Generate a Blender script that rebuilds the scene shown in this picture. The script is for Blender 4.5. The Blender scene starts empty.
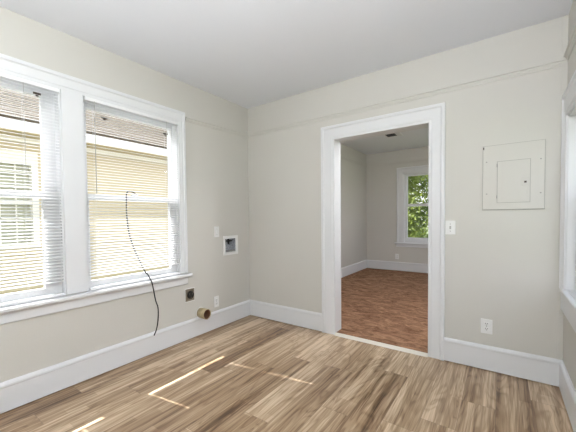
import bpy, bmesh, math, random
from mathutils import Vector, Matrix
R = math.radians
S = bpy.context.scene
C = S.collection
random.seed(7)

# ------------------------------------------------------------------ camera
cam = bpy.data.cameras.new('camera'); co = bpy.data.objects.new('camera', cam); C.objects.link(co); S.camera = co
yaw, pitch, roll, F = 0.6759, -0.0296, -0.0129, 315.33
fw = Vector((-math.sin(yaw)*math.cos(pitch), math.cos(yaw)*math.cos(pitch), math.sin(pitch)))
rt = Vector((math.cos(yaw), math.sin(yaw), 0)); up = rt.cross(fw)
rt2 = rt*math.cos(roll) + up*math.sin(roll); up2 = rt2.cross(fw)
M = Matrix((rt2, up2, -fw)).transposed().to_4x4(); M.translation = (2.5058, -3.1016, 1.2338)
co.matrix_world = M
cam.sensor_width = 36; cam.lens = F/576*36; cam.shift_x = 37.76/576; cam.shift_y = 11.39/576
cam.clip_start = 0.02; cam.clip_end = 200

# ------------------------------------------------------------------ sky, sun, exposure
w = bpy.data.worlds.new('sky'); S.world = w; w.use_nodes = True
nt = w.node_tree; nt.nodes.clear()
wo = nt.nodes.new('ShaderNodeOutputWorld'); bg = nt.nodes.new('ShaderNodeBackground')
tc = nt.nodes.new('ShaderNodeTexCoord'); sp = nt.nodes.new('ShaderNodeSeparateXYZ'); cr = nt.nodes.new('ShaderNodeValToRGB')
nt.links.new(tc.outputs['Generated'], sp.inputs[0]); nt.links.new(sp.outputs['Z'], cr.inputs[0]); nt.links.new(cr.outputs[0], bg.inputs[0]); nt.links.new(bg.outputs[0], wo.inputs[0])
cr.color_ramp.elements[0].color = (0.95, 0.96, 1, 1); cr.color_ramp.elements[1].color = (0.72, 0.84, 1, 1); cr.color_ramp.elements[1].position = .8
bg.inputs[1].default_value = 1.7
SUN_EL, SUN_AZ = 53.5, 9.4
sun = bpy.data.lights.new('sun', 'SUN'); sun.energy = 12; sun.angle = R(.3); sun.color = (1, .99, .97)
so = bpy.data.objects.new('sun', sun); C.objects.link(so)
trav = Vector((math.cos(R(SUN_EL))*math.cos(R(SUN_AZ)), math.cos(R(SUN_EL))*math.sin(R(SUN_AZ)), -math.sin(R(SUN_EL))))
so.rotation_euler = trav.to_track_quat('-Z', 'Y').to_euler(); so.location = (-8, -3, 12)
FILL_GLOBE = 66.0  # emission of the unseen globe added as main room fill
FILL_UPLIGHT = 330.0  # emission of the unseen uplighter added to brighten the ceiling
FILL_GLOBE2 = 48.0  # emission of the unseen globe added to fill the far room
def portal(name, loc, d, sx, sy):
    a = bpy.data.lights.new(name, 'AREA'); a.shape = 'RECTANGLE'; a.size = sx; a.size_y = sy; a.energy = 1
    a.cycles.is_portal = True
    o = bpy.data.objects.new(name, a); C.objects.link(o); o.location = loc; o.rotation_euler = Vector(d).to_track_quat('-Z', 'Z').to_euler()
vs = S.view_settings
vs.view_transform = 'Standard'; vs.look = 'None'; vs.gamma = 1; vs.use_curve_mapping = False; vs.exposure = 0.4

# ------------------------------------------------------------------ materials
def mat(name, col, rough=.5, metal=0, bump=None, spec=.5, var=None):
    m = bpy.data.materials.new(name); m.use_nodes = True; n = m.node_tree; b = n.nodes['Principled BSDF']
    b.inputs['Base Color'].default_value = (*col, 1); b.inputs['Roughness'].default_value = rough; b.inputs['Metallic'].default_value = metal
    b.inputs['Specular IOR Level'].default_value = spec
    t = n.nodes.new('ShaderNodeTexCoord')
    if bump:
        no = n.nodes.new('ShaderNodeTexNoise'); no.inputs['Scale'].default_value = bump[0]; no.inputs['Detail'].default_value = 4
        n.links.new(t.outputs['Object'], no.inputs['Vector'])
        bu = n.nodes.new('ShaderNodeBump'); bu.inputs['Strength'].default_value = bump[1]; bu.inputs['Distance'].default_value = bump[2]
        n.links.new(no.outputs['Fac'], bu.inputs['Height']); n.links.new(bu.outputs[0], b.inputs['Normal'])
    if var:
        no = n.nodes.new('ShaderNodeTexNoise'); no.inputs['Scale'].default_value = var[0]; no.inputs['Detail'].default_value = 5
        n.links.new(t.outputs['Object'], no.inputs['Vector'])
        r = n.nodes.new('ShaderNodeValToRGB'); r.color_ramp.elements[0].position = .3; r.color_ramp.elements[1].position = .7
        r.color_ramp.elements[0].color = (*var[1], 1); r.color_ramp.elements[1].color = (*var[2], 1)
        n.links.new(no.outputs['Fac'], r.inputs[0]); n.links.new(r.outputs[0], b.inputs['Base Color'])
    return m
WALL = mat('greige_paint', (.585, .57, .52), .6, bump=(60, .12, .002), var=(1.1, (.585, .568, .528), (.595, .578, .538)))
CEIL = mat('ceiling_paint', (.78, .80, .85), .8, bump=(2.0, .25, .02))
TRIM = mat('white_trim_paint', (.72, .725, .74), .45, bump=(30, .06, .002))
SLAT = mat('white_slat', (.80, .80, .81), .4)
PLAST = mat('white_plastic', (.80, .80, .79), .35)
GREYPL = mat('grey_plastic', (.42, .44, .47), .5, var=(60, (.25, .26, .28), (.6, .62, .66)))
BLACK = mat('black_rubber', (.012, .012, .012), .45)
DARK = mat('dark_brown_plastic', (.05, .03, .02), .5)
STEEL = mat('bronze_steel', (.30, .27, .22), .35, .9)
BRASS = mat('aged_brass', (.62, .50, .28), .38, .75, var=(40, (.50, .40, .24), (.61, .52, .34)))
RUST = mat('rusty_inside', (.16, .07, .035), .8)
SCREW = mat('screw_metal', (.33, .32, .30), .4, .6)
CHROME = mat('latch_metal', (.40, .39, .37), .3, .9)
THRESH = mat('threshold_cream', (.74, .70, .62), .4)
SEAM = mat('shadow_gap_filler', (.10, .09, .08), .9)
VENTDARK = mat('vent_dark', (.05, .05, .055), .6)  # dark tone of the vent backing and louvres
SOFFIT = mat('soffit_tan', (.55, .45, .27), .7)
FASCIA = mat('gutter_white', (.85, .82, .72), .5)
BARK = mat('bark', (.12, .08, .05), .9, bump=(25, .8, .02))

def glassmat():
    m = bpy.data.materials.new('window_glass'); m.use_nodes = True; n = m.node_tree; n.nodes.clear()
    o = n.nodes.new('ShaderNodeOutputMaterial'); mx = n.nodes.new('ShaderNodeMixShader'); t = n.nodes.new('ShaderNodeBsdfTransparent'); g = n.nodes.new('ShaderNodeBsdfGlossy')
    t.inputs[0].default_value = (.98, .98, .98, 1); g.inputs['Roughness'].default_value = .02
    f = n.nodes.new('ShaderNodeFresnel'); f.inputs[0].default_value = 1.45
    ge = n.nodes.new('ShaderNodeNewGeometry'); k = n.nodes.new('ShaderNodeMath'); k.operation = 'SUBTRACT'; k.inputs[0].default_value = 1; n.links.new(ge.outputs['Backfacing'], k.inputs[1])
    k2 = n.nodes.new('ShaderNodeMath'); k2.operation = 'MULTIPLY'; n.links.new(k.outputs[0], k2.inputs[0]); n.links.new(f.outputs[0], k2.inputs[1])
    n.links.new(k2.outputs[0], mx.inputs[0]); n.links.new(t.outputs[0], mx.inputs[1]); n.links.new(g.outputs[0], mx.inputs[2]); n.links.new(mx.outputs[0], o.inputs[0])
    return m
GLASS = glassmat()

def floormat():
    m = bpy.data.materials.new('wood_plank_floor'); m.use_nodes = True; n = m.node_tree; b = n.nodes['Principled BSDF']
    L = n.links.new
    def nd(t, **k):
        x = n.nodes.new(t)
        for a, v in k.items(): setattr(x, a, v)
        return x
    def ma(op, a, bb=None, c=None):
        x = nd('ShaderNodeMath', operation=op)
        for i, v in enumerate((a, bb, c)):
            if v is None: continue
            if isinstance(v, (int, float)): x.inputs[i].default_value = v
            else: L(v, x.inputs[i])
        return x.outputs[0]
    g = nd('ShaderNodeNewGeometry'); s = nd('ShaderNodeSeparateXYZ'); L(g.outputs['Position'], s.inputs[0])
    X, Y = s.outputs['X'], s.outputs['Y']
    def cells(wd, ln, seed):
        xs = ma('ADD', ma('DIVIDE', X, wd), seed); row = ma('FLOOR', xs); fx = ma('FRACT', xs)
        wn = nd('ShaderNodeTexWhiteNoise', noise_dimensions='1D'); L(ma('ADD', row, seed*7.31), wn.inputs['W'])
        ys = ma('ADD', ma('DIVIDE', Y, ln), ma('MULTIPLY', wn.outputs['Value'], 9.0)); col = ma('FLOOR', ys); fy = ma('FRACT', ys)
        cv = nd('ShaderNodeCombineXYZ'); L(row, cv.inputs[0]); L(col, cv.inputs[1]); cv.inputs[2].default_value = seed
        w2 = nd('ShaderNodeTexWhiteNoise', noise_dimensions='3D'); L(cv.outputs[0], w2.inputs['Vector'])
        return fx, fy, w2.outputs['Value'], w2.outputs['Color']
    fx, fy, rnd, rc = cells(.178, 1.2, 3.07)
    gx, gy, rnd2, rc2 = cells(.0593, .83, 9.21)
    def grain(sx, sy, detail, dist, colsrc, rough=.6, amt=9.0):
        cv = nd('ShaderNodeCombineXYZ'); L(ma('MULTIPLY', X, sx), cv.inputs[0]); L(ma('MULTIPLY', Y, sy), cv.inputs[1])
        vm = nd('ShaderNodeVectorMath', operation='MULTIPLY_ADD'); L(colsrc, vm.inputs[0]); vm.inputs[1].default_value = (amt, amt, amt); L(cv.outputs[0], vm.inputs[2])
        no = nd('ShaderNodeTexNoise'); no.inputs['Scale'].default_value = 1; no.inputs['Detail'].default_value = detail; no.inputs['Distortion'].default_value = dist
        no.inputs['Roughness'].default_value = rough
        L(vm.outputs[0], no.inputs['Vector']); return no.outputs['Fac']
    fine = grain(120, 3.2, 5, .15, rc)
    streak = grain(30, .7, 3, .35, rc)                # long light and dark heartwood streaks
    broad = grain(7, .9, 2, .9, rc)                 # cathedral figure comes from its level lines
    wave = ma('SINE', ma('MULTIPLY', broad, 62.0))
    ring = ma('POWER', ma('ADD', ma('MULTIPLY', wave, .5), .5), 3.0)
    v = ma('MULTIPLY', rnd, .20)
    v = ma('ADD', v, ma('MULTIPLY', rnd2, .15))
    v = ma('ADD', v, ma('MULTIPLY', streak, .95))
    v = ma('ADD', v, ma('MULTIPLY', broad, .45))
    v = ma('ADD', v, ma('MULTIPLY', fine, .55))
    v = ma('SUBTRACT', v, ma('MULTIPLY', ring, .11))
    v = ma('SUBTRACT', v, .55)
    r = nd('ShaderNodeValToRGB'); e = r.color_ramp.elements
    e[0].position = .22; e[0].color = (.095, .050, .024, 1); e[1].position = .84; e[1].color = (.68, .53, .38, 1)
    a = e.new(.40); a.color = (.235, .143, .078, 1); a = e.new(.60); a.color = (.41, .287, .178, 1)
    L(v, r.inputs[0])
    # seams
    ex = ma('MULTIPLY', ma('MINIMUM', fx, ma('SUBTRACT', 1.0, fx)), .178)
    ey = ma('MULTIPLY', ma('MINIMUM', fy, ma('SUBTRACT', 1.0, fy)), 1.2)
    ed = ma('MINIMUM', ex, ey); sm = ma('LESS_THAN', ed, .0016)
    mx = nd('ShaderNodeMix', data_type='RGBA'); L(ma('MULTIPLY', sm, .6), mx.inputs[0]); L(r.outputs[0], mx.inputs[6]); mx.inputs[7].default_value = (.17, .11, .07, 1)
    L(mx.outputs[2], b.inputs['Base Color'])
    L(ma('ADD', ma('MULTIPLY', fine, .22), .27), b.inputs['Roughness'])
    bu = nd('ShaderNodeBump'); bu.inputs['Strength'].default_value = .25; bu.inputs['Distance'].default_value = .002
    L(ma('SUBTRACT', fine, sm), bu.inputs['Height']); L(bu.outputs[0], b.inputs['Normal'])
    return m
FLOOR = floormat()

def carpetmat():
    m = bpy.data.materials.new('brown_carpet'); m.use_nodes = True; n = m.node_tree; b = n.nodes['Principled BSDF']; L = n.links.new
    t = n.nodes.new('ShaderNodeTexCoord'); mp = n.nodes.new('ShaderNodeMapping'); mp.inputs['Scale'].default_value = (2.2, 4.2, 1); mp.inputs['Rotation'].default_value = (0, 0, R(8)); L(t.outputs['Object'], mp.inputs[0])
    n1 = n.nodes.new('ShaderNodeTexNoise'); n1.inputs['Scale'].default_value = 2.0; n1.inputs['Detail'].default_value = 10; n1.inputs['Roughness'].default_value = .8; n1.inputs['Distortion'].default_value = 1.6; L(mp.outputs[0], n1.inputs[0])
    r = n.nodes.new('ShaderNodeValToRGB'); e = r.color_ramp.elements; e[0].position = .36; e[0].color = (.12, .050, .022, 1); e[1].position = .66; e[1].color = (.52, .30, .185, 1)
    L(n1.outputs['Fac'], r.inputs[0]); L(r.outputs[0], b.inputs['Base Color']); b.inputs['Roughness'].default_value = .95; b.inputs['Specular IOR Level'].default_value = .15
    n2 = n.nodes.new('ShaderNodeTexNoise'); n2.inputs['Scale'].default_value = 90; n2.inputs['Detail'].default_value = 3; L(t.outputs['Object'], n2.inputs[0])
    bu = n.nodes.new('ShaderNodeBump'); bu.inputs['Strength'].default_value = .8; bu.inputs['Distance'].default_value = .012; L(n2.outputs['Fac'], bu.inputs['Height']); L(bu.outputs[0], b.inputs['Normal'])
    return m
CARPET = carpetmat()
SHING = mat('asphalt_shingles', (.16, .14, .12), .9, var=(9, (.085, .065, .042), (.15, .118, .078)))
SIDING = mat('cream_siding', (.61, .52, .34), .6)
GRASS = mat('grass_green', (.12, .17, .06), .9, var=(5, (.08, .12, .04), (.19, .22, .11)))
def leafmat(name, c1, c2):
    m = bpy.data.materials.new(name); m.use_nodes = True; n = m.node_tree; b = n.nodes['Principled BSDF']; L = n.links.new
    t = n.nodes.new('ShaderNodeTexCoord'); no = n.nodes.new('ShaderNodeTexNoise'); no.inputs['Scale'].default_value = 1.7; no.inputs['Detail'].default_value = 6; L(t.outputs['Object'], no.inputs[0])
    r = n.nodes.new('ShaderNodeValToRGB'); r.color_ramp.elements[0].position = .35; r.color_ramp.elements[1].position = .65
    r.color_ramp.elements[0].color = (*c1, 1); r.color_ramp.elements[1].color = (*c2, 1)
    L(no.outputs['Fac'], r.inputs[0]); L(r.outputs[0], b.inputs['Base Color'])
    tr = n.nodes.new('ShaderNodeBsdfTranslucent'); L(r.outputs[0], tr.inputs[0]); mx = n.nodes.new('ShaderNodeMixShader'); mx.inputs[0].default_value = .45
    L(b.outputs[0], mx.inputs[1]); L(tr.outputs[0], mx.inputs[2]); L(mx.outputs[0], n.nodes['Material Output'].inputs[0])
    return m
LEAF = leafmat('leaves', (.07, .11, .02), (.36, .42, .10))
def emis(name, col, s):
    m = bpy.data.materials.new(name); m.use_nodes = True; b = m.node_tree.nodes['Principled BSDF']
    b.inputs['Base Color'].default_value = (.8, .8, .8, 1); b.inputs['Emission Color'].default_value = (*col, 1); b.inputs['Emission Strength'].default_value = s
    return m
GLOW = emis('fill_diffuser', (.93, .975, 1), FILL_GLOBE)
GLOW2 = emis('fill_diffuser_soft', (.97, .97, .98), FILL_GLOBE2)

# ------------------------------------------------------------------ mesh helpers
def box(bm, a, b, bev=0):
    a = Vector(a); b = Vector(b); lo = Vector(map(min, a, b)); hi = Vector(map(max, a, b))
    r = bmesh.ops.create_cube(bm, size=1, matrix=Matrix.Translation((lo+hi)/2) @ Matrix.Diagonal((*(hi-lo), 1)))
    if bev:
        vsn = set(r['verts']); es = [e for e in bm.edges if e.verts[0] in vsn and e.verts[1] in vsn]
        bmesh.ops.bevel(bm, geom=es, offset=bev, segments=2, affect='EDGES', profile=.6)
def cyl(bm, p, q, r1, r2=None, seg=20, caps=True):
    p = Vector(p); q = Vector(q); d = q-p; r2 = r1 if r2 is None else r2
    m = Matrix.Translation((p+q)/2) @ d.to_track_quat('Z', 'Y').to_matrix().to_4x4()
    bmesh.ops.create_cone(bm, cap_ends=caps, segments=seg, radius1=r1, radius2=r2, depth=d.length, matrix=m)
def sweep(bm, prof, path, closed=False):
    """prof = list of (out, side) offsets; path = list of (point, outvec, sidevec)"""
    rings = [[bm.verts.new(Vector(P)+Vector(o)*a+Vector(s)*b_) for a, b_ in prof] for P, o, s in path]
    n = len(prof)
    for i in range(len(rings)-1):
        for j in range(n):
            bm.faces.new((rings[i][j], rings[i][(j+1) % n], rings[i+1][(j+1) % n], rings[i+1][j]))
    bm.faces.new(rings[0][::-1]); bm.faces.new(rings[-1])
def tube(bm, pts, r, seg=8):
    pts = [Vector(p) for p in pts]; rings = []
    for i, p in enumerate(pts):
        t = (pts[min(i+1, len(pts)-1)]-pts[max(i-1, 0)]).normalized(); q = t.to_track_quat('Z', 'Y')
        rings.append([bm.verts.new(p+q @ Vector((math.cos(a)*r, math.sin(a)*r, 0))) for a in [k*2*math.pi/seg for k in range(seg)]])
    for i in range(len(rings)-1):
        for j in range(seg): bm.faces.new((rings[i][j], rings[i][(j+1) % seg], rings[i+1][(j+1) % seg], rings[i+1][j]))
    bm.faces.new(rings[0][::-1]); bm.faces.new(rings[-1])
def obj(name, bm, m, parent=None, smooth=False):
    me = bpy.data.meshes.new(name); bmesh.ops.recalc_face_normals(bm, faces=bm.faces); bm.to_mesh(me); bm.free()
    me.materials.append(m); o = bpy.data.objects.new(name, me); C.objects.link(o)
    if smooth:
        for f in me.polygons: f.use_smooth = True
    if parent:
        o.parent = parent; o.matrix_parent_inverse = Matrix.Translation(-parent.location)
    return o
def boxes(name, lst, m, parent=None, bev=0):
    bm = bmesh.new()
    for a, b in lst: box(bm, a, b, bev)
    return obj(name, bm, m, parent)
def empty(name, loc=(0, 0, 0), kind=None):
    o = bpy.data.objects.new(name, None); C.objects.link(o); o.location = loc; o.empty_display_size = .1
    if kind: o['kind'] = kind
    return o
def thing(name, label, cat, loc, group=None):
    o = empty(name, loc); o['label'] = label; o['category'] = cat
    if group: o['group'] = group
    return o
def tag(o, label, cat, group=None):
    o['label'] = label; o['category'] = cat
    if group: o['group'] = group
    return o
def struct(o): o['kind'] = 'structure'; return o
def wall(name, axis, c0, c1, u0, u1, z0, z1, holes, m):
    """solid wall between planes c0,c1 on axis, with rectangular holes (u0,u1,z0,z1)"""
    us = sorted({u0, u1, *[h[0] for h in holes], *[h[1] for h in holes]}); zs = sorted({z0, z1, *[h[2] for h in holes], *[h[3] for h in holes]})
    def solid(i, j):
        if i < 0 or j < 0 or i >= len(us)-1 or j >= len(zs)-1: return False
        cu = (us[i]+us[i+1])/2; cz = (zs[j]+zs[j+1])/2
        return not any(h[0] < cu < h[1] and h[2] < cz < h[3] for h in holes)
    bm = bmesh.new(); V = {}
    def v(c, u, z):
        k = (c, u, z)
        if k not in V: V[k] = bm.verts.new((c, u, z) if axis == 'x' else (u, c, z))
        return V[k]
    for i in range(len(us)-1):
        for j in range(len(zs)-1):
            if not solid(i, j): continue
            a, b, c, d = us[i], us[i+1], zs[j], zs[j+1]
            for k in (c0, c1): bm.faces.new((v(k, a, c), v(k, b, c), v(k, b, d), v(k, a, d)))
            if not solid(i-1, j): bm.faces.new((v(c0, a, c), v(c1, a, c), v(c1, a, d), v(c0, a, d)))
            if not solid(i+1, j): bm.faces.new((v(c0, b, c), v(c1, b, c), v(c1, b, d), v(c0, b, d)))
            if not solid(i, j-1): bm.faces.new((v(c0, a, c), v(c1, a, c), v(c1, b, c), v(c0, b, c)))
            if not solid(i, j+1): bm.faces.new((v(c0, a, d), v(c1, a, d), v(c1, b, d), v(c0, b, d)))
    return struct(obj(name, bm, m))

# ------------------------------------------------------------------ dimensions
W = 2.845; H = 2.6; YB = -5.0; BH = .1986
DLO, DLI, DRI, DRO, ZO, ZI, TH = 1.0025, 1.146, 2.0016, 2.124, 2.173, 2.0294, .142
FY = 4.402; FW = 3.4; FH = 2.68; FZ = .02
WIN = [(-3.05, -2.155), (-2.005, -1.10)]; WZ0, WZ1 = .66, 2.178
BOX = (-.446, -.266, .84, .996)
# ------------------------------------------------------------------ shell
struct(boxes('floor', [((-.2, YB-.2, -.12), (W+.2, .02, 0))], FLOOR))
struct(boxes('ceiling', [((-.2, YB-.2, H), (W+.2, TH/2, H+.1))], CEIL))
wall('wall_left', 'x', -.15, 0, YB-.15, TH/2, -.1, H, [(*WIN[0], WZ0, WZ1), (*WIN[1], WZ0, WZ1), BOX], WALL)
wall('wall_back', 'y', 0, TH, 0, FW, -.1, FH, [(DLI-.02, DRI+.02, -.2, ZI+.02)], WALL)
RW = (-.92, -.075, .70, 1.90); RW2 = (-4.3, -2.9, .70, 2.05)
wall('wall_right', 'x', W, W+.15, YB-.15, 0, -.1, H, [RW, RW2], WALL)
wall('wall_front', 'y', YB-.15, YB, 0, W, -.1, H, [], WALL)
struct(boxes('floor_far_room', [((-.2, .02, -.12), (FW+.2, FY+.2, FZ))], CARPET))
struct(boxes('ceiling_far_room', [((-.2, TH/2, FH), (FW+.2, FY+.2, FH+.1))], CEIL))
wall('wall_far_left', 'x', -.15, 0, TH/2, FY+.15, -.1, FH, [], WALL)
FWN = (.81, 1.70, .63, 2.16); FR = (1.5, 3.3, .66, 2.16)
wall('wall_far_back', 'y', FY, FY+.15, 0, FW, -.1, FH, [FWN], WALL)
wall('wall_far_right', 'x', FW, FW+.15, TH, FY+.15, -.1, FH, [FR], WALL)

# baseboards: profile (out, up)
BP = [(0, .007), (.018, .007), (.020, .012), (.018, .016), (.018, BH-.035), (.021, BH-.030), (.021, BH-.018), (.016, BH-.008), (.008, BH), (0, BH)]
def base(name, p, q, out):
    bm = bmesh.new(); sweep(bm, BP, [(p, out, (0, 0, 1)), (q, out, (0, 0, 1))]); return struct(obj(name, bm, TRIM))
base('baseboard_left', (0, YB, 0), (0, 0, 0), (1, 0, 0))
base('baseboard_back', (0.0, 0, 0), (DLO+.002, 0, 0), (0, -1, 0))
base('baseboard_back_right', (DRO-.002, 0, 0), (W, 0, 0), (0, -1, 0))
base('baseboard_right', (W, YB, 0), (W, 0, 0), (-1, 0, 0))
base('baseboard_front', (0, YB, 0), (W, YB, 0), (0, 1, 0))
base('baseboard_far_left', (0, TH, FZ), (0, FY, FZ), (1, 0, 0))
base('baseboard_far_back', (0, FY, FZ), (FW, FY, FZ), (0, -1, 0))
base('baseboard_far_right', (FW, TH, FZ), (FW, FY, FZ), (-1, 0, 0))

# picture rails, painted like the walls
RP = [(0, 0), (.007, .001), (.009, .012), (.013, .015), (.013, .030), (.022, .033), (.022, .043), (0, .046)]
tn = [0]
def trim(bm, m=TRIM, suffix=None):
    tn[0] += 1; return struct(obj('trim_%d' % tn[0], bm, m))
for p, q, out in [((0, -1.0, 2.215), (0, 0, 2.238), (1, 0, 0)), ((0, 0, 2.238), (W, 0, 2.262), (0, -1, 0)), ((W, YB, 2.285), (W, 0, 2.285), (-1, 0, 0)),
                  ((0, FY, 2.385), (FW, FY, 2.365), (0, -1, 0)), ((0, TH, 2.385), (0, FY, 2.385), (1, 0, 0))]:
    bm = bmesh.new(); sweep(bm, RP, [(p, out, (0, 0, 1)), (q, out, (0, 0, 1))]); trim(bm, WALL)
bm = bmesh.new(); box(bm, (W-.028, -.006, BH), (W, 0, H), .002); trim(bm, WALL)      # corner batten beside the right wall
# caulk line above the back baseboards is part of its cap

# ------------------------------------------------------------------ doorway
dr = empty('door_1', (1.57, 0, 0), 'structure')
def casing_prof(wd):   # (out, side) from inner edge 0 to outer edge wd
    return [(0, 0), (.010, 0), (.013, .004), (.013, .022), (.017, .028), (.017, wd-.034), (.020, wd-.030), (.027, wd-.024), (.027, wd-.004), (.023, wd), (0, wd)]
def casing_u(bm, xa, xb, za, zb, wl, wr, wt, to3, out):
    """U-shaped mitred casing: legs xa (left) and xb (right) from za to zb, widths wl/wr/wt"""
    n = len(casing_prof(.1)); pl, pr, pt = casing_prof(wl), casing_prof(wr), casing_prof(wt)
    rings = []
    rings.append([(xa-s, za, o) for o, s in pl]); rings.append([(xa-pl[i][1], zb+pt[i][1], pl[i][0]) for i in range(n)])
    rings.append([(xb+pr[i][1], zb+pt[i][1], pr[i][0]) for i in range(n)]); rings.append([(xb+s, za, o) for o, s in pr])
    R_ = [[bm.verts.new(to3(*t)) for t in r] for r in rings]
    for i in range(3):
        for j in range(n): bm.faces.new((R_[i][j], R_[i][(j+1) % n], R_[i+1][(j+1) % n], R_[i+1][j]))
    bm.faces.new(R_[0][::-1]); bm.faces.new(R_[-1])
bm = bmesh.new(); casing_u(bm, DLI, DRI, .002, ZI, DLI-DLO, DRO-DRI, ZO-ZI, lambda u, z, o: (u, -o, z), None); obj('casing', bm, TRIM, dr)
bm = bmesh.new(); casing_u(bm, DLI, DRI, .022, ZI, .12, .12, .13, lambda u, z, o: (u, TH+o, z), None); obj('casing', bm, TRIM, dr)
boxes('jamb', [((DLI-.02, -.001, .001), (DLI, TH+.001, ZI)), ((DRI, -.001, .001), (DRI+.02, TH+.001, ZI)), ((DLI-.02, -.001, ZI), (DRI+.02, TH+.001, ZI+.02))], TRIM, dr)
bm = bmesh.new(); sweep(bm, [(-.028, 0), (-.022, .008), (-.008, .022), (.012, .022), (.020, .012), (.020, 0)], [((DLI, .0, 0), (0, 1, 0), (0, 0, 1)), ((DRI, .0, 0), (0, 1, 0), (0, 0, 1))])
obj('threshold', bm, THRESH, dr)

# ------------------------------------------------------------------ windows
def window(name, T, w0, w1, z0, z1, depth, up_g, lo_g, mr0, mr1, zt, zb, us=-.09, ls=-.05):
    """T(u, d, z): u along wall, d depth (0 room face, negative outwards)"""
    r = empty(name, T((w0+w1)/2, 0, z0), 'structure')
    B = lambda n, lst, m, par, bev=0: boxes(n, [(T(a[0], a[1], a[2]), T(b[0], b[1], b[2])) for a, b in lst], m, par, bev)
    j = .012
    B('frame', [((w0, -depth, z0), (w0+j, .0, z1)), ((w1-j, -depth, z0), (w1, .0, z1)), ((w0, -depth, z1-j), (w1, 0, z1)), ((w0, -depth-.03, z0), (w1, -.005, z0+.018))], TRIM, r)
    t = .017
    for nm, c, g, a, b in (('upper_sash', us, up_g, mr0, z1-j), ('lower_sash', ls, lo_g, z0+.018, mr1)):
        ga, gb = g; lo, hi = (mr1, zt) if nm == 'upper_sash' else (zb, mr0)
        s = B(nm, [((w0+j, c-t, a), (ga, c+t, b)), ((gb, c-t, a), (w1-j, c+t, b)), ((ga, c-t, a), (gb, c+t, lo)), ((ga, c-t, hi), (gb, c+t, b))], TRIM, r)
        B('pane', [((ga, c-.002, lo), (gb, c+.002, hi))], GLASS, s)
    B('sash_lock', [(((w0+w1)/2-.03, ls-.01, mr1), ((w0+w1)/2+.03, ls+.014, mr1+.012))], TRIM, r, .003)
    return r
TL = lambda u, d, z: (d, u, z)
window('window_1', TL, WIN[0][0], WIN[0][1], WZ0, WZ1, .15, (-2.99, -2.255), (-2.97, -2.275), 1.40, 1.442, 2.12, .752)
window('window_2', TL, WIN[1][0], WIN[1][1], WZ0, WZ1, .15, (-1.945, -1.128), (-1.955, -1.185), 1.40, 1.442, 2.12, .752)
TB = lambda u, d, z: (u, FY-d, z)
window('window_3', TB, FWN[0], FWN[1], FWN[2], FWN[3], .15, (.87, 1.64), (.875, 1.635), 1.44, 1.496, 2.10, .765)
TR = lambda u, d, z: (W-d, u, z)
window('window_4', TR, RW[0], RW[1], RW[2], RW[3], .15, (-.87, -.125), (-.87, -.125), 1.30, 1.34, 1.85, .76, us=-.10, ls=-.06)
window('added_window_5', TR, RW2[0], RW2[1], RW2[2], RW2[3], .15, (-4.24, -2.96), (-4.24, -2.96), 1.38, 1.42, 2.0, .76)  # unseen window, added for more daylight at the rear of the room
TF = lambda u, d, z: (FW-d, u, z)
window('added_window_6', TF, FR[0], FR[1], FR[2], FR[3], .15, (1.56, 3.24), (1.56, 3.24), 1.44, 1.49, 2.1, .76)  # unseen window, added to bring light into the far room

# casing of the double window on the left wall
def zc(y): return 2.293
bm = bmesh.new()
casing_u(bm, WIN[0][0], WIN[1][1], .69, WZ1, .105, .080, .115, lambda u, z, o: (o, u, z), None)
trim(bm)
bm = bmesh.new(); box(bm, (0, WIN[0][1], .69), (.016, WIN[1][0], WZ1+.002), .001); trim(bm)   # mullion casing
def stool(T, a, b, z, proj=.062, th=.026, ap=.095, inset=.03):
    bm = bmesh.new(); P = [(-.004, -th), (proj-.006, -th), (proj, -th+.006), (proj, -.006), (proj-.006, 0), (-.004, 0)]
    o = Vector(T(0, 1, 0))-Vector(T(0, 0, 0))
    sweep(bm, P, [(T(a, 0, z), o, (0, 0, 1)), (T(b, 0, z), o, (0, 0, 1))]); trim(bm)
    bm = bmesh.new(); P = [(0, -ap), (.014, -ap), (.018, -ap+.006), (.018, 0), (0, 0)]
    sweep(bm, P, [(T(a+inset, 0, z-th), o, (0, 0, 1)), (T(b-inset, 0, z-th), o, (0, 0, 1))]); trim(bm)
stool(TL, -3.20, -.99, .682, .060, .028, .080)
bm = bmesh.new(); casing_u(bm, FWN[0], FWN[1], .645, FWN[3], .143, .143, .133, lambda u, z, o: (u, FY-o, z), None); trim(bm)
stool(TB, .627, 1.885, .651, .05, .03, .068)
bm = bmesh.new(); casing_u(bm, RW[0], RW[1], .71, RW[3], .12, .073, .15, lambda u, z, o: (W-o, u, z), None); trim(bm)
stool(TR, -1.06, -.022, .715, .024, .03, .12, .0)
bm = bmesh.new(); casing_u(bm, RW2[0], RW2[1], .71, RW2[3], .12, .12, .13, lambda u, z, o: (W-o, u, z), None); trim(bm)
stool(TR, -4.45, -2.75, .715)
bm = bmesh.new(); casing_u(bm, FR[0], FR[1], .66, FR[3], .12, .12, .13, lambda u, z, o: (FW-o, u, z), None); trim(bm)
stool(TF, 1.35, 3.45, .66)

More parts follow.
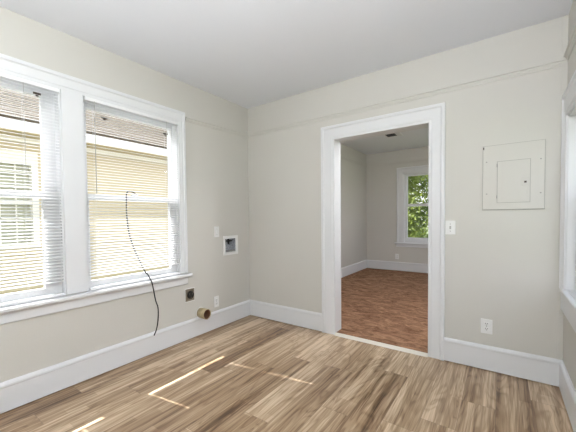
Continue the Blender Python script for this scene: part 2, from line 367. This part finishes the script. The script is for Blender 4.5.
# ------------------------------------------------------------------ mini blinds
def blind(label, y0, y1, lads, wand, guides, zbot=.690):
    r = thing('window_blind', label, 'blind', (.012, (y0+y1)/2, zbot), 'white mini blinds on the double window')
    x0, x1 = -.003, .023
    boxes('headrail', [((x0-.002, y0, 2.148), (x1+.004, y1, 2.174))], SLAT, r, .002)
    boxes('bottom_rail', [((x0+.001, y0+.004, zbot), (x1, y1-.004, zbot+.018))], SLAT, r, .003)
    bm = bmesh.new(); pitch = .0220; z = zbot+.018+.089; tl = math.tan(R(15)); h = .0005; hw = .0070
    while z < 2.140:
        segs = []; y = y0+.003
        for l in lads: segs.append((y, l-hw, 0)); segs.append((l-hw, l+hw, 1)); y = l+hw
        segs.append((y, y1-.003, 0))
        prof = [(x, dz-(x-(x0+x1)/2)*tl) for x, dz in ((x0, -.0012), (x0+.007, .0006), ((x0+x1)/2, .0013), (x1-.007, .0006), (x1, -.0012))]
        for a, b, hole in segs:
            for k in range(4):
                if hole and k in (1, 2): continue
                (xa, za), (xb, zb_) = prof[k], prof[k+1]
                vv = [bm.verts.new(c) for c in ((xa, a, z+za), (xb, a, z+zb_), (xb, b, z+zb_), (xa, b, z+za), (xa, a, z+za-h), (xb, a, z+zb_-h), (xb, b, z+zb_-h), (xa, b, z+za-h))]
                bm.faces.new(vv[:4]); bm.faces.new(vv[:3:-1])
                if k == 0: bm.faces.new((vv[0], vv[3], vv[7], vv[4]))
                if k == 3: bm.faces.new((vv[1], vv[5], vv[6], vv[2]))
        z += pitch
    o = obj('slats', bm, SLAT, r, True)
    for l in lads:
        bm = bmesh.new()
        for x in (x0-.0012, x1+.0012): tube(bm, [(x, l+.0095, zbot+.015), (x, l+.0095, 2.150)], .0007, 5)
        obj('ladder_cord', bm, SLAT, r)
    for g in guides: boxes('cord_guide', [((-.006, g[0]-.022, g[1]), (.006, g[0]+.022, g[1]+.013)), ((-.004, g[0]-.008, g[1]-.012), (.004, g[0]+.008, g[1]+.002))], DARK, r)
    if wand:
        bm = bmesh.new(); tube(bm, [(x1+.010, wand, 2.150), (x1+.012, wand, 2.06), (x1+.012, wand, 1.44)], .0028, 8); obj('tilt_wand', bm, GREYWAND, r, True)
    for yb in (y0, y1): boxes('bracket', [((x0-.003, yb-.002, 2.146), (x1+.007, yb+.002, 2.177))], SLAT, r)
    bm = bmesh.new(); tube(bm, [(x1+.003, lads[-1]+.014, 2.15), (x1+.004, lads[-1]+.014, 1.55)], .0016, 6); obj('lift_cord', bm, GREYWAND, r)
GREYWAND = mat('clear_grey_plastic', (.45, .44, .42), .3)
blind('white mini blind on the nearer left window, cut off by the photo edge', WIN[0][0]+.014, WIN[0][1]-.014, (-2.96, -2.40), None, [(-2.30, 2.10)])
blind('white mini blind on the right window of the pair, black wire hanging from it', WIN[1][0]+.014, WIN[1][1]-.014, (-1.934, -1.262), -1.925, [(-1.83, 2.045), (-1.245, 2.035)])

# black wire hanging behind the blind, then over the stool
def crv(pts, n=8):
    P = [Vector(p) for p in pts]; P = [2*P[0]-P[1]]+P+[2*P[-1]-P[-2]]; out = []
    for i in range(1, len(P)-2):
        for k in range(n):
            t = k/n; a, b, c, d = P[i-1:i+3]
            out.append(.5*((2*b)+(c-a)*t+(2*a-5*b+4*c-d)*t*t+(3*b-a-3*c+d)*t**3))
    out.append(P[-2]); return out
bm = bmesh.new()
tube(bm, crv([(-.02, -1.55, 1.455), (-.018, -1.60, 1.478), (-.014, -1.642, 1.468), (-.012, -1.652, 1.40), (-.012, -1.652, 1.274), (-.012, -1.636, 1.127), (-.012, -1.593, .985), (-.012, -1.536, .86), (-.010, -1.49, .765), (.006, -1.478, .742),
                  (.030, -1.478, .726), (.048, -1.478, .702), (.066, -1.474, .680), (.070, -1.462, .62), (.056, -1.430, .50), (.050, -1.402, .421), (.046, -1.402, .312), (.040, -1.418, .224), (.034, -1.440, .176)]), .0055, 8)
tag(obj('wire', bm, BLACK, None, True), 'thin black wire hanging behind the blind and down over the window sill', 'wire')

# ------------------------------------------------------------------ wall plates
def plate_left(name, label, cat, y, z, w_, h_): 
    t = thing(name, label, cat, (0, y, z)); boxes('cover_plate', [((0, y-w_/2, z-h_/2), (.006, y+w_/2, z+h_/2))], PLAST, t, .0025); return t
t = plate_left('light_switch', 'white switch plate beside the recessed laundry box, left wall', 'light switch', -.582, 1.085, .074, .119)
boxes('toggle', [((.005, -.588, 1.072), (.010, -.576, 1.098)), ((.009, -.586, 1.084), (.019, -.578, 1.097))], PLAST, t, .001)
for z in (1.055, 1.115):
    bm = bmesh.new(); cyl(bm, (.0055, -.582, z), (.0072, -.582, z), .0035); obj('screw', bm, SCREW, t)
def receptacle(t, X):
    """X(u, d, z) local to plate centre"""
    for s in (-1, 1):
        bm = bmesh.new(); a, b = X(-.0165, .004, s*.0195-.014), X(.0165, .0085, s*.0195+.014); box(bm, a, b, .003); f = obj('socket', bm, PLAST, t)
        for u, a, b_, hw_ in ((-.0065, -.001, .009, .0013), (.0065, -.001, .009, .0013), (0, -.010, -.005, .0025)): boxes('slot', [(X(u-hw_, .0078, s*.0195+a), X(u+hw_, .0091, s*.0195+b_))], DARK, f)
    bm = bmesh.new(); cyl(bm, X(0, .005, 0), X(0, .0078, 0), .0032); obj('screw', bm, SCREW, t)
t = plate_left('power_outlet', 'white duplex outlet low on the left wall, above the baseboard', 'outlet', -.605, .302, .074, .122)
receptacle(t, lambda u, d, z: (d, -.605+u, .302+z))
t = thing('power_outlet', 'white duplex outlet on the doorway wall below the breaker panel', 'outlet', (2.411, 0, .351))
boxes('cover_plate', [((2.374, -.006, .293), (2.448, 0, .409))], PLAST, t, .0025); receptacle(t, lambda u, d, z: (2.411+u, -d, .351+z))
t = thing('power_outlet', 'small white outlet beneath the window in the far room', 'outlet', (.672, FY, .335))
boxes('cover_plate', [((.635, FY-.006, .275), (.709, FY, .395))], PLAST, t, .0025); receptacle(t, lambda u, d, z: (.672+u, FY-d, .335+z))
t = thing('light_switch', 'white toggle switch plate beside the doorway casing', 'light switch', (2.163, 0, 1.133))
boxes('cover_plate', [((2.128, -.006, 1.075), (2.200, 0, 1.191))], PLAST, t, .0025)
boxes('toggle', [((2.158, -.019, 1.128), (2.168, -.005, 1.142)), ((2.157, -.009, 1.120), (2.169, -.005, 1.146))], GREYWAND, t, .001)
for z in (1.103, 1.163):
    bm = bmesh.new(); cyl(bm, (2.163, -.0055, z), (2.163, -.0075, z), .0035); obj('screw', bm, SCREW, t)

# dryer outlet, dark
t = thing('dryer_outlet', 'dark square dryer outlet in a metal plate under the window corner', 'outlet', (0, -.984, .453))
boxes('cover_plate', [((0, -1.042, .390), (.005, -.926, .516))], STEEL, t, .002)
boxes('mounting_edge', [((0, -1.047, .384), (.002, -.921, .522))], PLAST, t)
bm = bmesh.new(); cyl(bm, (.004, -.980, .453), (.016, -.980, .453), .040, .038, 28); s = obj('socket', bm, BLACK, t)
for q in (((.0155, -1.0, .455), (.0168, -.997, .475)), ((.0155, -.963, .455), (.0168, -.960, .475)), ((.0155, -.985, .428), (.0168, -.975, .432))): boxes('slot', [q], STEEL, s)

# recessed washer box
t = thing('laundry_box', 'white framed recessed laundry box with dark valves, left wall near corner', 'utility box', (0, -.356, .918))
y0, y1, z0, z1 = BOX
boxes('frame', [((0, -.479, .806), (.007, y0, 1.030)), ((0, y1, .806), (.007, -.226, 1.030)), ((0, y0, .806), (.007, y1, z0)), ((0, y0, z1), (.007, y1, 1.030))], PLAST, t, .001)
boxes('recess', [((-.088, y0, z0), (-.085, y1, z1)), ((-.088, y0, z0), (.001, y0+.002, z1)), ((-.088, y1-.002, z0), (.001, y1, z1)), ((-.088, y0, z0), (.001, y1, z0+.002)), ((-.088, y0, z1-.002), (.001, y1, z1))], GREYPL, t)
for yv in (-.405, -.345):
    bm = bmesh.new(); cyl(bm, (-.040, yv, .995), (-.040, yv, .945), .013); cyl(bm, (-.040, yv, .945), (-.040, yv, .925), .009); v = obj('valve', bm, BLACK, t)
    bm = bmesh.new(); box(bm, (-.034, yv-.022, .962), (.0, yv+.022, .978), .003); obj('handle', bm, BLACK, v)
bm = bmesh.new(); cyl(bm, (-.045, -.295, .845), (-.045, -.295, .842), .022); obj('drain', bm, BLACK, t)
boxes('shelf', [((-.084, y0+.004, .846), (-.010, y1-.004, .850)), ((-.010, y0+.004, .846), (-.006, y1-.004, .862))], SCREW, t)

# brass dryer vent pipe
t = thing('vent_pipe', 'short round brass dryer vent pipe sticking out above the baseboard', 'pipe', (0, -.85, .235))
def ring(bm, c, r0, r1, xa, xb, seg=36):
    vs_ = []
    for (r, x) in ((r0, xa), (r0, xb), (r1, xb), (r1, xa)):
        vs_.append([bm.verts.new((x, c[0]+r*math.cos(a), c[1]+r*math.sin(a))) for a in [k*2*math.pi/seg for k in range(seg)]])
    for i in range(4):
        for j in range(seg): bm.faces.new((vs_[i][j], vs_[i][(j+1) % seg], vs_[(i+1) % 4][(j+1) % seg], vs_[(i+1) % 4][j]))
PC = (-.845, .236)
bm = bmesh.new(); ring(bm, PC, .053, .050, 0, .105); ring(bm, PC, .0545, .049, .098, .107); obj('tube', bm, BRASS, t, True)
bm = bmesh.new(); ring(bm, PC, .0498, .0485, 0.001, .100); cyl(bm, (.002, *PC), (.006, *PC), .0485, seg=36); obj('inner_lining', bm, RUST, t)
bm = bmesh.new(); ring(bm, PC, .060, .053, 0, .003); obj('wall_collar', bm, PLAST, t)

# ------------------------------------------------------------------ breaker panel
GAP = mat('panel_gap_shade', (.36, .35, .32), .7)  # grey stands in for the shadow line around cover and door
t = thing('breaker_panel', 'wall-coloured breaker panel cover with small door, right of the doorway', 'electrical panel', (2.556, 0, 1.52))
boxes('cover', [((2.380, -.012, 1.275), (2.736, -.002, 1.768))], WALL, t, .0015)
boxes('cover_gap_shade', [((2.3765, -.004, 1.2700), (2.7395, 0, 1.7715))], GAP, t)  # slightly larger plate, its grey rim drawn as a shadow gap
boxes('door_gap_shade', [((2.4665, -.0130, 1.3245), (2.6605, -.011, 1.6435))], GAP, t)  # oversized grey plate, its rim painted as shade around the door
d = boxes('door', [((2.470, -.0165, 1.328), (2.657, -.011, 1.640))], WALL, t, .0010)
boxes('door_panel', [((2.498, -.0180, 1.345), (2.645, -.0145, 1.622))], WALL, d, .001)
l = boxes('latch', [((2.612, -.0205, 1.448), (2.652, -.0145, 1.505))], WALL, d, .002)
bm = bmesh.new(); box(bm, (2.625, -.0235, 1.468), (2.639, -.0200, 1.482), .001); obj('latch_button', bm, DARK, l)
for x, z in ((2.402, 1.645), (2.404, 1.397), (2.715, 1.634), (2.716, 1.390)):
    bm = bmesh.new(); cyl(bm, (x, -.010, z), (x, -.0135, z), .0055, .0045, 14); obj('screw', bm, SCREW, t)
for z in (1.612, 1.372):
    bm = bmesh.new(); cyl(bm, (2.468, -.0135, z-.012), (2.468, -.0135, z+.012), .004, seg=10); obj('hinge', bm, SCREW, t)
bm = bmesh.new(); box(bm, (2.380, -.013, 1.742), (2.387, -.010, 1.762)); obj('corner_gap_shade', bm, DARK, t)  # dark block stands for the shaded gap at the cover's corner

# ------------------------------------------------------------------ ceiling vent in the far room
t = thing('ceiling_vent', 'small white ceiling air vent with dark louvres in the far room', 'vent', (.98, 2.86, FH))
boxes('frame', [((.84, 2.64, FH-.008), (.86, 3.04, FH)), ((1.02, 2.64, FH-.008), (1.10, 3.04, FH)), ((.86, 2.64, FH-.008), (1.02, 2.67, FH)), ((.86, 3.01, FH-.008), (1.02, 3.04, FH))], TRIM, t)
boxes('backing', [((.86, 2.67, FH-.002), (1.02, 3.01, FH))], VENTDARK, t)
for k in range(6):
    bm = bmesh.new(); y = 2.69+k*.052
    sweep(bm, [(0, 0), (.002, 0), (.018, -.007), (.016, -.007)], [((.86, y, FH-.002), (0, 1, 0), (0, 0, 1)), ((1.02, y, FH-.002), (0, 1, 0), (0, 0, 1))]); obj('slat', bm, VENTDARK, t)

# ------------------------------------------------------------------ fill lights added for brightness, all out of frame
def fill_lamp(label, x, y, zc_, m, r, drop):
    t = thing('added_fill_globe', label, 'fill_lamp', (x, y, zc_))
    bm = bmesh.new(); cyl(bm, (x, y, zc_), (x, y, zc_-.02), .07, .06, 32); obj('ceiling_rose', bm, TRIM, t)
    bm = bmesh.new(); cyl(bm, (x, y, zc_-.015), (x, y, zc_-drop+r*.98), .006, seg=12); obj('stem', bm, TRIM, t)
    bm = bmesh.new(); bmesh.ops.create_uvsphere(bm, u_segments=40, v_segments=24, radius=r, matrix=Matrix.Translation((x, y, zc_-drop))); obj('globe_shade', bm, m, t, True)
fill_lamp('added globe fill light, unseen, near the right wall', 2.45, -2.6, H, GLOW, .13, .45)
t = thing('added_fill_uplighter', 'added uplighter fill light, unseen, behind the camera', 'fill_lamp', (2.35, -4.2, 0))
bm = bmesh.new(); cyl(bm, (2.35, -4.2, 0), (2.35, -4.2, .025), .14, .13, 32); obj('base', bm, TRIM, t)
bm = bmesh.new(); cyl(bm, (2.35, -4.2, .02), (2.35, -4.2, 0.87), .012, seg=16); obj('pole', bm, TRIM, t)
bm = bmesh.new(); P = [(.02, .85), (.12, .90), (.17, .95), (.165, .95), (.115, .907), (.015, .86)]
vv = [[bm.verts.new((2.35+r*math.cos(a), -4.2+r*math.sin(a), z)) for a in [k*math.pi/18 for k in range(36)]] for r, z in P]
for i in range(6):
    for j in range(36): bm.faces.new((vv[i][j], vv[i][(j+1) % 36], vv[(i+1) % 6][(j+1) % 36], vv[(i+1) % 6][j]))
obj('bowl_shade', bm, TRIM, t, True)
bm = bmesh.new(); cyl(bm, (2.35, -4.2, 0.935), (2.35, -4.2, 0.945), .135, seg=36); obj('bulb_diffuser', bm, emis('fill_uplight_diffuser', (.93, .975, 1), FILL_UPLIGHT), t)
fill_lamp('added globe fill light in the far room, unseen, right of the doorway view', 2.4, .62, FH, GLOW2, .15, .40)

# ------------------------------------------------------------------ outside, left: neighbour's house
GZ = -.7
struct(boxes('ground', [((-40, -40, GZ-.2), (40, 60, GZ))], GRASS))
h = thing('neighbour_house', 'cream sided neighbouring house with shingle roof seen through the blinds', 'house', (-6.5, -2, GZ))
XH = -3.4
bm = bmesh.new(); lap = .11; z = GZ+.3; y0, y1 = -9, 5.5
wy0, wy1, wz0, wz1 = -2.25, -1.242, .806, 2.22
while z < 2.5:
    for a, b in (((y0, wy0), (wy1, y1)) if wz0-.05 < z < wz1 else ((y0, y1),)):
        vv = [bm.verts.new(c) for c in ((XH, a, z+lap), (XH+.016, a, z), (XH+.016, b, z), (XH, b, z+lap), (XH-.02, a, z+lap), (XH-.02, a, z), (XH-.02, b, z), (XH-.02, b, z+lap))]
        for f in ((0, 1, 2, 3), (4, 5, 6, 7), (0, 1, 5, 4), (3, 2, 6, 7), (1, 2, 6, 5), (0, 3, 7, 4)): bm.faces.new([vv[i] for i in f])
    z += lap
obj('siding', bm, SIDING, h)
boxes('wall_body', [((-9.5, y0, GZ), (XH-.35, y1, 2.56)), ((XH-.35, y0, GZ), (XH-.03, wy0, 2.56)), ((XH-.35, wy1, GZ), (XH-.03, y1, 2.56)), ((XH-.35, wy0, GZ), (XH-.03, wy1, wz0)), ((XH-.35, wy0, wz1), (XH-.03, wy1, 2.56))], SIDING, h)
boxes('foundation', [((-9.4, y0+.1, GZ-.05), (XH+.02, y1-.1, GZ+.32))], mat('foundation_grey', (.35, .33, .30), .9), h)
boxes('frieze_board', [((XH, y0, 2.46), (XH+.03, y1, 2.53))], FASCIA, h)
boxes('soffit', [((XH, y0-.3, 2.53), (-3.0, y1+.3, 2.55))], SOFFIT, h)
boxes('gutter', [((-3.06, y0-.3, 2.545), (-2.96, y1+.3, 2.69))], FASCIA, h, .01)
bm = bmesh.new()
sweep(bm, [(0, 0), (-3.6, 1.9), (-7.2, 0), (-7.2, -.08), (-3.6, 1.80), (0, -.08)], [((-2.98, y0-.3, 2.72), (1, 0, 0), (0, 0, 1)), ((-2.98, y1+.3, 2.72), (1, 0, 0), (0, 0, 1))]); obj('roof', bm, SHING, h)
bm = bmesh.new(); k = 0
while k < 26:      # shingle courses
    f = k/26.; x = -2.97-3.6*f; z = 2.722+1.9*f
    sweep(bm, [(0, 0), (.006, .012), (-.13, .077), (-.13, .066)], [((x, y0-.3, z), (1, 0, 0), (0, 0, 1)), ((x, y1+.3, z), (1, 0, 0), (0, 0, 1))]); k += 1
obj('shingles', bm, SHING, h)
wn = boxes('window', [((XH-.1, wy0-.0, wz0), (XH+.03, wy0+.09, wz1)), ((XH-.1, wy1-.09, wz0), (XH+.03, wy1, wz1)), ((XH-.1, wy0, wz1-.09), (XH+.035, wy1, wz1+.10)), ((XH-.1, wy0, wz0), (XH+.045, wy1, wz0+.07)), ((XH-.1, wy0, 1.50), (XH+.01, wy1, 1.56))], FASCIA, h)
boxes('muntin', [((XH-.05, wy0+.09+k*.2075-.01, wz0), (XH-.02, wy0+.09+k*.2075+.01, wz1)) for k in (1, 2, 3)]+[((XH-.05, wy0, z-.01), (XH-.02, wy1, z+.01)) for z in (1.03, 1.27, 1.78, 2.0)], FASCIA, wn)
boxes('pane', [((XH-.07, wy0+.05, wz0+.03), (XH-.065, wy1-.05, wz1-.05))], GLASS, wn)
boxes('curtain', [((XH-.12, wy0+.01, wz0+.01), (XH-.105, wy1-.01, wz1-.01))], mat('curtain_green_grey', (.52, .53, .38), .8), wn)

# ------------------------------------------------------------------ outside, far: trees
def tree(x, y, hh, cr_, n, seed, label, zc0):
    rnd = random.Random(seed); t = thing('tree', label, 'tree', (x, y, GZ), 'trees outside the far window')
    bm = bmesh.new(); tube(bm, crv([(x, y, GZ-.05), (x+.06, y, GZ+hh*.35), (x-.05, y+.05, GZ+hh*.7)]), .09, 10)
    for k in range(5):
        a = rnd.uniform(0, 6.28); z = GZ+hh*rnd.uniform(.3, .55); tube(bm, crv([(x, y, z), (x+math.cos(a)*.5, y+math.sin(a)*.5, z+.4), (x+math.cos(a)*cr_*.7, y+math.sin(a)*cr_*.7, z+.9)], 4), .03, 6)
    obj('trunk', bm, BARK, t, True)
    verts = []; faces = []
    blobs = [(x+rnd.gauss(0, cr_*.38), y+rnd.gauss(0, cr_*.38), zc0+rnd.uniform(-.9, 1)*hh*.42, rnd.uniform(.35, .7)*cr_) for _ in range(34)]
    for i in range(n):
        b = rnd.choice(blobs); d_ = Vector((rnd.gauss(0, 1), rnd.gauss(0, 1), rnd.gauss(0, 1))).normalized(); p = Vector(b[:3])+d_*b[3]*rnd.uniform(.6, 1.05)
        if p.z < GZ+.1: continue
        u = Vector((rnd.gauss(0, 1), rnd.gauss(0, 1), rnd.gauss(0, 1))).normalized(); v = u.orthogonal().normalized(); s = rnd.uniform(.045, .09)
        k = len(verts); verts += [p-u*s, p+v*s*.45+u*s*.1, p+u*s, p-v*s*.45+u*s*.1]; faces.append((k, k+1, k+2, k+3))
    me = bpy.data.meshes.new('foliage'); me.from_pydata([tuple(a) for a in verts], [], faces); me.materials.append(LEAF)
    o = bpy.data.objects.new('foliage', me); C.objects.link(o); o.parent = t; o.matrix_parent_inverse = Matrix.Translation(-t.location)
tree(-.6, 10.5, 4.6, 1.5, 17000, 1, 'leafy green tree outside the far window, left side of the panes', 1.9)
tree(-3.6, 18.0, 7.0, 2.0, 17000, 2, 'taller green tree farther back outside the far window', 2.6)
tree(3.4, 13.5, 5.0, 1.6, 17000, 3, 'leafy green tree outside the far window, mostly hidden by the casing', 2.0)

# daylight portals at every opening
portal('daylight_1', (-.17, (WIN[0][0]+WIN[0][1])/2, 1.42), (1, 0, 0), .95, 1.55)
portal('daylight_2', (-.17, (WIN[1][0]+WIN[1][1])/2, 1.42), (1, 0, 0), .95, 1.55)
portal('daylight_3', (1.255, FY+.17, 1.39), (0, -1, 0), .95, 1.55)
portal('daylight_4', (W+.17, -.5, 1.3), (-1, 0, 0), .9, 1.3)
portal('daylight_5', (W+.17, -3.6, 1.38), (-1, 0, 0), 1.5, 1.45)
portal('daylight_6', (FW+.17, 2.4, 1.4), (-1, 0, 0), 1.9, 1.6)
